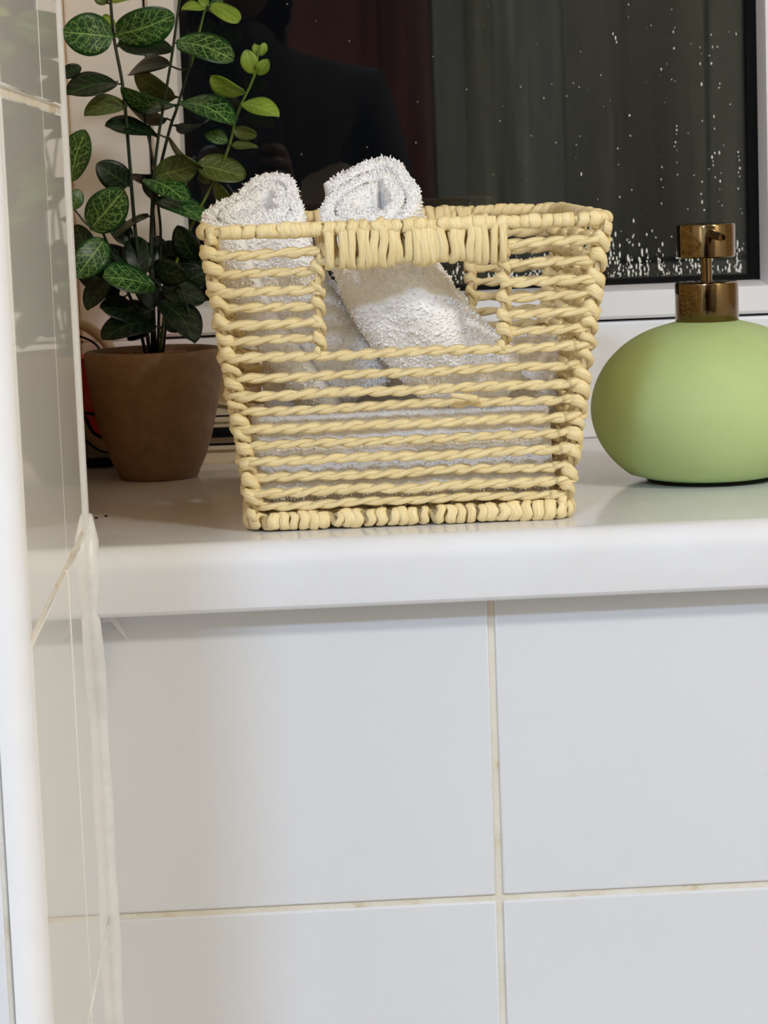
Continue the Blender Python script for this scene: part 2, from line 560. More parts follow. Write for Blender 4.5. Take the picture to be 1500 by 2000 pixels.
# sill board with rounded nose
prof = [(0.43, 0.0), (0.014, 0.0)]
for a in np.linspace(PI / 2, PI, 9)[1:]:
    prof.append((0.012 + 0.012 * math.cos(a), -0.012 + 0.012 * math.sin(a)))
prof += [(0.0, -0.030)]
for a in np.linspace(PI, 1.5 * PI, 5)[1:]:
    prof.append((0.004 + 0.004 * math.cos(a), -0.030 + 0.004 * math.sin(a)))
prof += [(0.43, -0.034)]
V = np.array([[(x, y, zz) for y, zz in prof] for x in (-0.0885, 0.775)])
mb = MB(); mb.grid(V)
mb.box((-0.1165, 0.0125, -0.034), (-0.0885, 0.43, 0.0))
wpart(mb, 'window_sill', M_SILL)['label'] = 'glossy white sill board with a rounded front edge'
# outer frame
mb = MB()
mb.box((-0.1165, WY, 0.0), (0.775, WY + 0.07, 0.0752), 0.002)
mb.box((-0.1165, WY, 0.0752), (-0.0665, WY + 0.07, 1.015), 0.002)
mb.box((0.3470, WY, 0.0752), (0.40, WY + 0.07, 1.015), 0.002)
mb.box((0.40, WY + 0.01, 0.0752), (0.775, WY + 0.07, 1.015), 0.002)
mb.box((-0.0665, WY, 0.93), (0.3470, WY + 0.07, 1.015), 0.002)
wpart(mb, 'window_frame', M_FRAME)
mb = MB(); mb.box((-0.0675, WY + 0.006, 0.0745), (0.348, WY + 0.03, 0.0785)); mb.box((-0.0675, WY + 0.006, 0.0745), (-0.0645, WY + 0.03, 0.93)); mb.box((0.345, WY + 0.006, 0.0745), (0.348, WY + 0.03, 0.93))
wpart(mb, 'weather_seal', M_GASKET, False)
# opening sash: four rails with a bevelled glazing bead
sash = MB()
S0 = WY - 0.004
def rail(a, b, c, d):      # quad strip of sections (outer front, inner front, bead back)
    sash.grid(np.array([a, b, c, d], float), closeM=False)
o = (-0.0652, 0.3460, 0.0768, 0.9285)
i1 = (GX0 - 0.0025, GX1 + 0.0035, GZ0 - 0.0035, GZ1 + 0.0025)
i2 = (GX0, GX1, GZ0, GZ1)
def loop(r, y): return [(r[0], y, r[2]), (r[1], y, r[2]), (r[1], y, r[3]), (r[0], y, r[3])]
V = np.array([loop(o, WY + 0.05), loop(o, S0 + 0.002), loop((o[0] + .002, o[1] - .002, o[2] + .002, o[3] - .002), S0), loop(i1, S0), loop(i2, S0 + 0.012), loop(i2, WY + 0.05)])
sash.grid(V, closeM=True, capN=False)
wpart(sash, 'sash', M_FRAME, True, 20)
mb = MB()
g = (GX0 - 0.001, GX1 + 0.001, GZ0 - 0.001, GZ1 + 0.001); g2 = (GX0 + 0.0045, GX1 - 0.0065, GZ0 + 0.0035, GZ1 - 0.004)
V = np.array([loop(g, S0 + 0.012), loop(g2, S0 + 0.013), loop(g2, S0 + 0.0175), loop(g, S0 + 0.0175)])
mb.grid(V, closeN=True, closeM=True)
wpart(mb, 'gasket', M_GASKET, False)
GY = S0 + 0.018
mb = MB(); mb.box((GX0 - 0.002, GY, GZ0 - 0.002), (GX1 + 0.002, GY + 0.004, GZ1 + 0.002))
glass = wpart(mb, 'glass_pane', M_GLASS, False)
mb = MB(); mb.add([(GX0 + 0.004, GY - 0.0004, GZ0 + 0.003), (GX1 - 0.006, GY - 0.0004, GZ0 + 0.003), (GX1 - 0.006, GY - 0.0004, GZ1), (GX0 + 0.004, GY - 0.0004, GZ1)], [(0, 1, 2, 3)])
film = wpart(mb, 'condensation', M_FILM, False, parent=glass)
tag(film, kind='stuff')

# water beads: runs of drops, a dense fringe along the bottom
def beads(sp):
    t = np.linspace(0, 2 * PI, 7, endpoint=False)
    b = MB()
    for x, zc, rx, rz in sp:
        V = np.zeros((3, 7, 3))
        for k, (f, d) in enumerate(((1.0, 0.0), (0.75, 0.7), (0.2, 1.0))):
            V[k, :, 0] = x + rx * f * np.cos(t); V[k, :, 2] = zc + rz * f * np.sin(t); V[k, :, 1] = GY + 0.0002 - d * rx * 0.8
        b.grid(V)
    return b


sp = []
runs = [(0.272, .9), (0.289, .8), (0.3005, 1.0), (0.3125, 1.0), (0.211, .5), (0.243, .5), (0.262, .5), (0.187, .35), (0.2965, .6), (0.234, .4)]
for x0, dens in runs:
    for zc in np.arange(GZ0 + 0.02, 0.30, 0.0026):
        fall = np.interp(zc, [0.1, 0.19, 0.3], [1.0, 0.75, 0.25])
        if rng.random() < dens * fall * 0.55 * (0.5 + 0.5 * math.sin(zc * 90 + x0 * 500)):
            r = rng.uniform(0.0003, 0.0007); sp.append((x0 + rng.normal(0, 0.0006), zc, r, r * rng.uniform(1, 2.6)))
for k in range(120):
    x = rng.uniform(0.02, 0.318) if rng.random() < 0.4 else rng.uniform(0.15, 0.318)
    r = rng.uniform(0.00015, 0.00042); sp.append((x, rng.uniform(GZ0 + 0.01, 0.29), r, r * rng.uniform(1, 1.6)))
for k in range(165):                                   # runs that gather along the bottom edge
    x = rng.uniform(0.05, 0.316)
    top = GZ0 + 0.008 + 0.024 * rng.random() ** 1.6 * (0.5 + 0.5 * abs(math.sin(x * 130)))
    zc = GZ0 + 0.0045
    while zc < top:
        rx = rng.uniform(0.00025, 0.0008); rz = rx * rng.uniform(1.0, 4.0)
        zc += rz
        if rng.random() < 0.72: sp.append((x + rng.normal(0, 0.0006), zc, rx, rz))
        zc += rz * rng.uniform(0.7, 1.4)
for k in range(200):
    r = rng.uniform(0.0002, 0.0005); sp.append((rng.uniform(0.05, 0.316), GZ0 + 0.005 + rng.random() ** 1.6 * 0.03, r, r * rng.uniform(1, 2.5)))
o_ = wpart(beads(sp), 'water_beads', M_DROP, parent=glass)
tag(o_, 'water drops and runs with their glint put in as white', kind='stuff')

# ------------------------------------------------------------------ raffia basket
BW0, BW1 = (-0.0088, 0.1500), (-0.0268, 0.1702)      # x range of strand centres: base, rim
BY0, BY1 = (0.0385, 0.188), (0.0130, 0.2130)         # y range: base, rim
ZR = 0.1500
basket = thing('raffia_basket', 'square straw coloured raffia basket with cut-out handle holding white towels on the sill', 'basket', (0.07, 0.11, 0.0))


def bpart(b, name, mat=M_STRAW, smooth=True):
    o = b.build(name, mat, basket, smooth)
    o.location = -basket.location
    return o


def brect(zv, off=0.0):
    t = (zv - 0.004) / (ZR - 0.004)
    x0 = BW0[0] + (BW1[0] - BW0[0]) * t - off; x1 = BW0[1] + (BW1[1] - BW0[1]) * t + off
    y0 = BY0[0] + (BY1[0] - BY0[0]) * t - off; y1 = BY0[1] + (BY1[1] - BY0[1]) * t + off
    return x0, x1, y0, y1


def bloop(zv, off=0.0, rc=0.009, x_from=None, x_to=None):
    """closed anticlockwise outline from the front left corner"""
    x0, x1, y0, y1 = brect(zv, off)
    P = []
    for cx, cy, a0 in ((x1 - rc, y0 + rc, -PI / 2), (x1 - rc, y1 - rc, 0), (x0 + rc, y1 - rc, PI / 2), (x0 + rc, y0 + rc, PI)):
        for a in np.linspace(a0, a0 + PI / 2, 7):
            P.append((cx + rc * math.cos(a), cy + rc * math.sin(a), zv))
    return np.array(P)


def strand(b, C, U, B, t, r, seg=10):
    """crumpled paper strand along the centre line C"""
    th = np.linspace(0, 2 * PI, seg, endpoint=False)
    k1, k2 = wob(t, 0.02, 2.0), wob(t, 0.03, 2.5)
    rad = r * (1 + wob(t, 0.012, 0.10))[:, None] * (1 + 0.12 * np.sin(2 * th[None] + k1[:, None]) + 0.10 * np.sin(3 * th[None] + k2[:, None]) + 0.05 * np.sin(5 * th[None] + 2 * k1[:, None]))
    V = C[:, None] + rad[..., None] * (np.cos(th)[None, :, None] * U[:, None] + np.sin(th)[None, :, None] * B[:, None])
    uv = np.stack(np.broadcast_arrays(t[:, None] * 100 + rng.random() * 50, (th / (2 * PI))[None]), -1)
    return V, uv


def rope(b, path, closed, r=0.00172, rh=0.00135, pitch=0.021, ends=True):
    P, t, L = resample(path, 0.0016, closed)
    turns = L / pitch
    if closed: turns = round(turns)
    P = P + np.stack([np.zeros_like(t), np.zeros_like(t), wob(t, 0.09, 0.0007)], 1) * (1 if not closed else 1)
    T, U, B = frames(P, closed)
    ph0 = rng.random() * 6
    ph = ph0 + 2 * PI * turns * t / L + (0 if closed else wob(t, 0.03, 0.35))
    for s in range(2):
        a = ph + s * PI
        C = P + rh * (np.cos(a)[:, None] * U + np.sin(a)[:, None] * B)
        V, uv = strand(b, C, U, B, t, r)
        b.grid(V, closeN=closed, uv=uv)


def coil(b, path, closed, au, ab, wid, thk, pitch, jit=0.25, seg=8, per=16, tilt=0.0):
    """one flat strand wound round a core that follows the path"""
    P0, t0, L = resample(path, 0.0008, closed)
    T0, U0, B0 = frames(P0, closed)
    if closed:
        P0 = np.vstack([P0, P0[:1]]); T0 = np.vstack([T0, T0[:1]]); U0 = np.vstack([U0, U0[:1]]); B0 = np.vstack([B0, B0[:1]]); t0 = np.append(t0, L)
    turns = int(round(L / pitch))
    n = turns * per
    ph = np.linspace(0, 2 * PI * turns, n + 1)
    per_turn = rng.normal(0, 1, turns + 2)
    wv = 1 + 0.16 * np.interp(ph / (2 * PI), np.arange(turns + 2), rng.normal(0, 1, turns + 2))
    bul = 1 + 0.10 * np.interp(ph / (2 * PI), np.arange(turns + 2), rng.normal(0, 1, turns + 2))
    l = ph / (2 * PI) * L / turns + jit * pitch * np.interp(ph / (2 * PI), np.arange(0, turns + 2, 1), per_turn) * 0.5 + wob(ph, 2.3, jit * pitch * 0.35) + tilt * pitch * np.cos(ph)
    l = np.clip(l, 0, L)
    g = lambda A: np.stack([np.interp(l, t0, A[:, k]) for k in range(3)], 1)
    P, T, U, B = g(P0), g(T0), g(U0), g(B0)
    rad = np.cos(ph)[:, None] * U * (au * bul)[:, None] + np.sin(ph)[:, None] * B * (ab * bul)[:, None]
    C = P + rad
    N = np.cos(ph)[:, None] * U * ab + np.sin(ph)[:, None] * B * au
    N /= np.linalg.norm(N, axis=1)[:, None]
    th = np.linspace(0, 2 * PI, seg, endpoint=False)
    lump = 1 + 0.10 * np.sin(3 * th[None] + wob(ph, 4.0, 3.0)[:, None])
    V = C[:, None] + lump[..., None] * (np.cos(th)[None, :, None] * T[:, None] * (wid * wv)[:, None, None] + np.sin(th)[None, :, None] * N[:, None] * thk)
    arc = np.concatenate([[0], np.cumsum(np.linalg.norm(np.diff(C, axis=0), axis=1))])
    uv = np.stack(np.broadcast_arrays(arc[:, None] * 100, (th / (2 * PI))[None]), -1)
    b.grid(V, uv=uv)


rows = [0.1394, 0.1298, 0.1207, 0.1131, 0.1048, 0.0967, 0.0882, 0.0781, 0.0694, 0.0617, 0.0524, 0.0441, 0.0360, 0.0274, 0.0200, 0.0132]
OX0, OX1 = 0.0272, 0.1186        # opening in the front (and back) panel
for k, zv in enumerate(rows):
    outer = (k % 2 == 0)
    off = 0.0012 if outer else -0.0008
    r = 0.00176 if outer else 0.00160
    P = bloop(zv, off)
    b = MB()
    if zv < 0.090 and zv < 0.0885:
        if k == 6:
            pass
        rope(b, P, True, r, 0.00098, 0.0225)
        bpart(b, 'rope_row')
    else:
        x0, x1, y0, y1 = brect(zv, off)
        right = [(OX1 - 0.002, y0, zv)] + [tuple(p) for p in P[:14]] + [(OX1 - 0.002, y1, zv)]
        left = [(OX0 + 0.002, y1, zv)] + [tuple(p) for p in P[14:]] + [(OX0 + 0.002, y0, zv)]
        for seg_ in (right, left):
            b = MB(); rope(b, np.array(seg_), False, r, 0.00098, 0.0225); bpart(b, 'rope_row')

# wound rim, base ring, handles
def rimpath(zv, lift):
    P = bloop(zv, 0.0, 0.012)
    y0, y1 = P[:, 1].min(), P[:, 1].max()
    P[:, 2] += lift * (P[:, 1] - y0) / (y1 - y0)
    return P


RP = rimpath(ZR, 0.0022)
b = MB(); coil(b, RP, True, 0.0027, 0.0027, 0.0031, 0.0011, 0.0056, 0.3, tilt=-0.17)
b.tube(resample(RP, 0.004, True)[0], 0.0022, 8, True)
bpart(b, 'wound_rim')
BP = bloop(0.0052, 0.0008, 0.010)
b = MB(); coil(b, BP, True, 0.0037, 0.0030, 0.0029, 0.0013, 0.0056, 0.5, tilt=-0.2)
bpart(b, 'wound_base_ring')
for yf in (0, 1):
    x0, x1, y0, y1 = brect(0.1415)
    yv = y0 if yf == 0 else y1
    hp = np.array([(OX0 + 0.0035, yv, 0.1418), (OX1 - 0.0005, yv, 0.1418)])
    if yf: hp = hp + np.array([0, 0, 0.0022])
    b = MB(); coil(b, hp, False, 0.0104, 0.0046, 0.0023, 0.00125, 0.00385, 0.6, per=24, tilt=-0.22)
    bpart(b, 'wound_handle')
    b = MB()
    for zz in (0.1344,):
        b.tube([(OX0, yv, zz), ((OX0 + OX1) / 2, yv, zz), (OX1, yv, zz)], 0.0023, 8)
    bpart(b, 'handle_bar')


def post(lo, hi, au=0.0027, wid=0.0028, thk=0.0016, pitch=0.0083, name='corner_post', jit=0.25, tilt=0.2):
    b = MB(); coil(b, np.array([lo, hi]), False, au, au, wid, thk, pitch, jit, per=14, tilt=tilt)
    b.tube([lo, tuple((np.array(lo) + np.array(hi)) / 2), hi], 0.0016, 7)
    bpart(b, name)


def corner(ix, iy, zv, inn=0.0022):
    x0, x1, y0, y1 = brect(zv)
    return ((x0 + inn) if ix == 0 else (x1 - inn), (y0 + inn) if iy == 0 else (y1 - inn), zv)


for ix in (0, 1):
    for iy in (0, 1):
        post(corner(ix, iy, 0.008), corner(ix, iy, 0.1475), 0.0030, 0.0031, 0.0018)
for iy in (0, 1):
    for xv in (OX0 + 0.0005, OX1 - 0.0002):
        a, c_ = brect(0.0882), brect(0.138)
        post((xv, a[2 + iy], 0.0882), (xv, c_[2 + iy], 0.1372), 0.0024, 0.0027, 0.0015, 0.0085, 'opening_post')
for ix in (0, 1):
    for f in (0.28, 0.52, 0.76):
        a, c_ = brect(0.008), brect(0.147)
        post((a[ix], a[2] + (a[3] - a[2]) * f, 0.008), (c_[ix], c_[2] + (c_[3] - c_[2]) * f, 0.147), 0.0026, 0.0027, 0.0015, 0.0085, 'side_post')
# woven floor of the basket
b = MB()
x0, x1, y0, y1 = brect(0.006)
for yv in np.arange(y0 + 0.005, y1 - 0.003, 0.0062):
    rope(b, np.array([(x0 + 0.002, yv, 0.0058), (x1 - 0.002, yv, 0.0058)]), False, 0.0017, 0.0012, 0.02)
bpart(b, 'base_panel')
# loose strand end poking from a row of the front
b = MB()
pe = smooth_path([at(930, 779, 0.0235), at(905, 775, 0.0195), at(880, 772, 0.0190)], 10)
b.tube(pe, np.linspace(0.0019, 0.0012, len(pe)), 8)
bpart(b, 'loose_strand')


# ------------------------------------------------------------------ towels
def roll(name, label, path, endT, r_out, turns, thick, squash=1.0, phase=0.0, n_tuft=11000, up0=(0, -1, 0), gap=0.0028, tri=0.0, tri0=PI):
    """a towel rolled into a spiral and bent along the path; path[0] is the end that shows"""
    P = smooth_path(path, 44)
    P, t, L = resample(P, 0.0035)
    T = np.gradient(P, axis=0); T /= np.linalg.norm(T, axis=1)[:, None]
    # frame by parallel transport
    u = np.array(up0, float); Us = []
    for k in range(len(P)):
        u = u - T[k] * (u @ T[k]); u /= np.linalg.norm(u); Us.append(u.copy())
    U = np.array(Us); B = np.cross(T, U)
    S = 110
    th = np.linspace(0, 2 * PI * turns, S)
    ro = r_out - (r_out - thick * 1.1 - 0.002) * (th / th[-1])
    lum = 1 + 0.05 * np.sin(th * 2.0 + 1) + 0.03 * np.sin(th * 5 + 2)
    ro = ro * lum * (1 + tri * np.cos(3 * (phase + th - tri0)))
    ri = np.maximum(ro - thick + gap, 0.0008)
    a = phase + th
    out = np.stack([ro * np.cos(a), ro * np.sin(a) * squash], 1)
    inn = np.stack([ri * np.cos(a), ri * np.sin(a) * squash], 1)[::-1]
    # rounded long edge where the cloth ends on the outside
    sec = np.vstack([out, inn])
    scale = 1 + wob(t, 0.06, 0.03)
    V = P[:, None] + scale[:, None, None] * (sec[None, :, 0:1] * U[:, None] + sec[None, :, 1:2] * B[:, None])
    # end plane leans towards endT
    eT = np.array(endT, float); eT /= np.linalg.norm(eT)
    sh = -(eT - T[0] * (eT @ T[0])) / max(0.35, -(eT @ T[0]) if (eT @ T[0]) < 0 else (eT @ T[0]))
    w_ = np.clip(1 - t / 0.03, 0, 1)
    rel = V - P[:, None]
    dshift = -(rel @ (eT - (-T[0]) * (eT @ -T[0]))) / max(0.35, eT @ -T[0])
    V = V + (dshift * w_[:, None])[..., None] * (-T[0])[None, None]
    b = MB()
    m2 = len(sec)
    b.grid(V, capN=False)
    caps = []
    for e in (0, len(P) - 1):
        for i in range(S - 1):
            q = (e * m2 + i, e * m2 + i + 1, e * m2 + m2 - 2 - i, e * m2 + m2 - 1 - i)
            caps.append(q if e else q[::-1])
    b.f += caps
    b.f = [f for f in b.f]
    o = b.build(name, M_TOWEL)
    tag(o, label, 'towel', 'white towels in the basket')
    # loops of the pile, standing on the outer layer and the visible end
    Vf = V.reshape(-1, 3)
    quads = []
    for i in range(len(P) - 1):
        for j in range(S - 1):
            if j < S / turns * 1.25: quads.append((i * m2 + j, i * m2 + j + 1, (i + 1) * m2 + j + 1, (i + 1) * m2 + j))
            elif i < 5: quads.append((i * m2 + j, i * m2 + j + 1, (i + 1) * m2 + j + 1, (i + 1) * m2 + j))
    for i in range(min(5, len(P) - 1)):
        for j in range(S, m2 - 1):
            quads.append((i * m2 + j, i * m2 + j + 1, (i + 1) * m2 + j + 1, (i + 1) * m2 + j))
    capq = [c for c in caps[:S - 1]]
    Q = np.array(quads); Cq = np.array(capq)
    def sample(Q, n, nsign):
        A, B_, C_, D = (Vf[Q[:, k]] for k in range(4))
        nn = np.cross(C_ - A, D - B_); ar = np.linalg.norm(nn, axis=1) + 1e-12
        idx = rng.choice(len(Q), n, p=ar / ar.sum())
        s_, t_ = rng.random(n)[:, None], rng.random(n)[:, None]
        pos = (A[idx] * (1 - s_) + B_[idx] * s_) * (1 - t_) + (D[idx] * (1 - s_) + C_[idx] * s_) * t_
        return pos, nn[idx] / ar[idx][:, None] * nsign
    p1, n1 = sample(Q, n_tuft, 1.0)
    p2, n2 = sample(Cq, n_tuft // 6, 1.0)
    # side normals point away from the towel's axis
    ctr = P[np.clip((np.searchsorted(t, t)), 0, len(P) - 1)]
    k = np.argmin(((p1[:, None, :] - P[None, ::3, :]) ** 2).sum(-1), axis=1) * 3
    away = p1 - P[np.clip(k, 0, len(P) - 1)]
    flip = np.sign((away * n1).sum(1)); flip[flip == 0] = 1
    n1 = n1 * flip[:, None]
    n2 = n2 * np.sign((n2 @ -T[0]))[:, None]
    pos = np.vstack([p1, p2]); nrm = np.vstack([n1, n2])
    tuft(pos, nrm, o)
    return o


def tuft(pos, nrm, parent, ln=(0.0007, 0.0018), wd=0.00055):
    n = len(pos)
    d = nrm + rng.normal(0, 0.38, (n, 3)); d /= np.linalg.norm(d, axis=1)[:, None]
    h = rng.normal(0, 1, (n, 3)); e1 = np.cross(d, h); e1 /= np.linalg.norm(e1, axis=1)[:, None]
    e2 = np.cross(d, e1)
    l = rng.uniform(ln[0], ln[1], n)[:, None]
    curl = rng.normal(0, 0.35, (n, 3)) * l
    base = pos - d * 0.0003
    V = np.empty((n, 7, 3))
    for k in range(3):
        a = 2 * PI * k / 3
        off = math.cos(a) * e1 + math.sin(a) * e2
        V[:, k] = base + wd * 0.8 * off
        V[:, 3 + k] = base + d * l * 0.62 + curl * 0.4 + wd * off
    V[:, 6] = base + d * l + curl
    f0 = np.array([(0, 1, 4), (0, 4, 3), (1, 2, 5), (1, 5, 4), (2, 0, 3), (2, 3, 5), (3, 4, 6), (4, 5, 6), (5, 3, 6)])
    F = (f0[None] + (np.arange(n) * 7)[:, None, None]).reshape(-1, 3)
    me = bpy.data.meshes.new('terry_pile')
    me.vertices.add(n * 7); me.vertices.foreach_set('co', V.astype(np.float32).ravel())
    me.loops.add(len(F) * 3); me.loops.foreach_set('vertex_index', F.astype(np.int32).ravel())
    me.polygons.add(len(F)); me.polygons.foreach_set('loop_start', np.arange(0, len(F) * 3, 3, dtype=np.int32))
    me.polygons.foreach_set('use_smooth', np.ones(len(F), dtype=bool))
    me.materials.append(M_PILE); me.update(calc_edges=True)
    o = link(bpy.data.objects.new('terry_pile', me), parent)
    tag(o, kind='stuff')


roll('rolled_towel', 'left rolled white terry towel with its pointed end standing above the basket rim', [at(512, 398, 0.076), at(528, 470, 0.078), at(566, 560, 0.088), at(632, 655, 0.101), at(700, 745, 0.114)],
     (-0.14, -0.48, 0.86), 0.0268, 2.0, 0.0090, 1.0, 0.6, tri=0.20, tri0=PI + 0.35)
roll('rolled_towel', 'right rolled white terry towel leaning across the cut-out handle of the basket', [at(718, 388, 0.070), at(728, 455, 0.069), at(768, 565, 0.067), at(850, 675, 0.071), at(940, 752, 0.084)],
     (-0.20, -0.48, 0.85), 0.0312, 2.2, 0.0095, 1.0, 2.4, tri=0.09, tri0=PI + 0.4)
roll('rolled_towel', 'white towel lying flat along the bottom front of the basket', [at(500, 893, 0.071), at(640, 888, 0.071), at(800, 880, 0.071), at(1068, 870, 0.071)],
     (-1, 0, 0), 0.0308, 2.0, 0.0085, 1.0, 0.3, 12000)
roll('rolled_towel', 'white towel lying at the back of the basket behind the leaning rolls', [at(520, 775, 0.140), at(720, 770, 0.142), at(900, 764, 0.142), at(1092, 756, 0.140)],
     (-1, 0, 0), 0.0335, 1.8, 0.0085, 1.0, 0.9, 7000)

# ------------------------------------------------------------------ soap dispenser
bx, by = 0.2460, 0.171
disp = thing('soap_dispenser', 'round lime green matte soap dispenser with bronze pump on the right of the sill', 'soap dispenser', (bx, by, 0))


def dpart(b, name, mat, angle=40):
    o = b.build(name, mat, disp, True, angle); o.location = -disp.location; return o


prof = [(0.0, 0.0018), (0.034, 0.0018), (0.0385, 0.0028)]
for a in np.linspace(-0.86, 1.30, 40):
    # egg-like pebble, widest a little below the middle
    rr_ = 0.0655 * math.cos(a) ** 0.86
    hz = 0.0405 + (0.0485 if a > 0 else 0.0475) * math.copysign(abs(math.sin(a)) ** 1.04, a)
    prof.append((rr_, hz))
prof += [(0.0165, 0.0885), (0.0, 0.0888)]
b = MB(); b.lathe(prof, (bx, by, 0), 96); dpart(b, 'bottle_body', M_LIME)
b = MB(); b.lathe([(0, 0.0), (0.0345, 0.0), (0.0355, 0.0010), (0.0345, 0.0020), (0, 0.0020)], (bx, by, 0), 64); dpart(b, 'base_foot', M_BLACK)
b = MB(); b.lathe([(0, 0.0868), (0.0169, 0.0868), (0.0175, 0.0876), (0.0175, 0.1083), (0.0172, 0.1093), (0.0163, 0.1098), (0, 0.1098)], (bx, by, 0), 64); dpart(b, 'collar', M_BRASS)
b = MB(); b.lathe([(0, 0.109), (0.0031, 0.109), (0.0031, 0.125), (0, 0.125)], (bx, by, 0), 32); dpart(b, 'pump_stem', M_BRASS)
b = MB(); b.lathe([(0, 0.1232), (0.0154, 0.1232), (0.0160, 0.1238), (0.0162, 0.1405), (0.0158, 0.1414), (0.0150, 0.1417), (0.012, 0.1409), (0, 0.1405)], (bx, by, 0), 64)
dpart(b, 'pump_head', M_BRASS)
n0 = np.array([bx + 0.000, by - 0.0130, 0.1366]); n1 = at(1410, 464, by - 0.038)
b = MB(); dirn = n1 - n0
pp = [n0, n0 + dirn * 0.35, n0 + dirn * 0.7, n1, n1 - dirn * 0.03, n0 + dirn * 0.6]
b.tube(np.array(pp), np.array([0.0026, 0.0024, 0.0022, 0.0020, 0.0014, 0.0013]), 20)
dpart(b, 'nozzle', M_DARKMETAL)

# ------------------------------------------------------------------ potted plant
px_, py_ = -0.0655, 0.2865
plant = thing('potted_plant', 'leafy green plant with net-veined leaves in a grey brown pot beside the basket', 'plant', (px_, py_, 0))


def ppart(b, name, mat, angle=None, parent=None):
    o = b.build(name, mat, parent or plant, True, angle)
    o.location = -plant.location if parent is None else Vector((0, 0, 0))
    return o


prof = [(0, 0.0), (0.0222, 0.0), (0.0236, 0.0012), (0.0246, 0.004), (0.0288, 0.0125), (0.0327, 0.0245), (0.0370, 0.0425), (0.0400, 0.0600), (0.0411, 0.0700), (0.0411, 0.0745), (0.0403, 0.0765),
        (0.0380, 0.0770), (0.0366, 0.0758), (0.0360, 0.0715), (0.0355, 0.066), (0, 0.066)]
b = MB(); b.lathe(prof, (px_, py_, 0), 80); pot = ppart(b, 'pot', M_POT, 50)
t = np.linspace(0, 2 * PI, 40, endpoint=False)
V = np.array([[(px_ + r * math.cos(a), py_ + r * math.sin(a), 0.0705 + 0.0015 * math.sin(5 * a + r * 300) + 0.001 * math.sin(11 * a)) for a in t] for r in (0.036, 0.028, 0.02, 0.012, 0.004, 0.0005)])
b = MB(); b.grid(V); ppart(b, 'soil', M_SOIL)
for k in range(22):
    a, r = rng.random() * 6.28, 0.034 * math.sqrt(rng.random())
    b = MB(); c_ = np.array([px_ + r * math.cos(a), py_ + r * math.sin(a), 0.0725]); s_ = rng.uniform(0.0015, 0.0036)
    b.box(c_ - (s_, s_ * .7, .0012), c_ + (s_, s_ * .7, .0016), 0.0006); ppart(b, 'bark_chip', M_CHIP)

SY = 0.288
stems = [
    ([(214, -30, .285), (222, 70, .285), (240, 170, .285), (252, 300, .286), (263, 440, .287), (284, 620, .288), (292, 690, .288)], 3.4, M_STEM),
    ([(353, -20, .280), (338, 93, .280), (323, 185, .282), (312, 250, .284), (304, 310, .285), (298, 380, .286), (294, 520, .288), (298, 690, .288)], 3.0, M_STEM),
    ([(374, 117, .300), (347, 207, .296), (333, 247, .294), (313, 327, .291), (301, 393, .290), (296, 470, .289), (303, 690, .288)], 3.4, M_STEM),
    ([(273, 193, .303), (282, 233, .302), (300, 320, .298), (309, 400, .295), (314, 480, .293), (308, 690, .289)], 2.6, M_STEM),
    ([(505, 95, .272), (497, 147, .272), (470, 207, .274), (459, 240, .275), (446, 290, .278), (420, 350, .280), (370, 450, .283), (330, 560, .285), (312, 690, .287)], 2.6, M_STEM_Y),
    ([(200, 452, .265), (216, 490, .270), (238, 540, .276), (268, 620, .283), (284, 690, .286)], 3.0, M_STEM),
    ([(402, 10, .300), (395, 40, .300), (380, 100, .300), (372, 130, .300)], 2.2, M_STEM_Y),
    ([(372, 620, .262), (350, 560, .270), (330, 600, .280), (318, 690, .286)], 2.4, M_STEM),
]
STEM_PTS = []
for pts, wpx, m in stems:
    P = smooth_path([at(*q) for q in pts], 40)
    STEM_PTS.append(resample(P, 0.0015)[0])
    b = MB(); b.tube(P, wpx * 0.000305 * np.linspace(0.85, 1.15, len(P)), 8)
    ppart(b, 'stem', m)


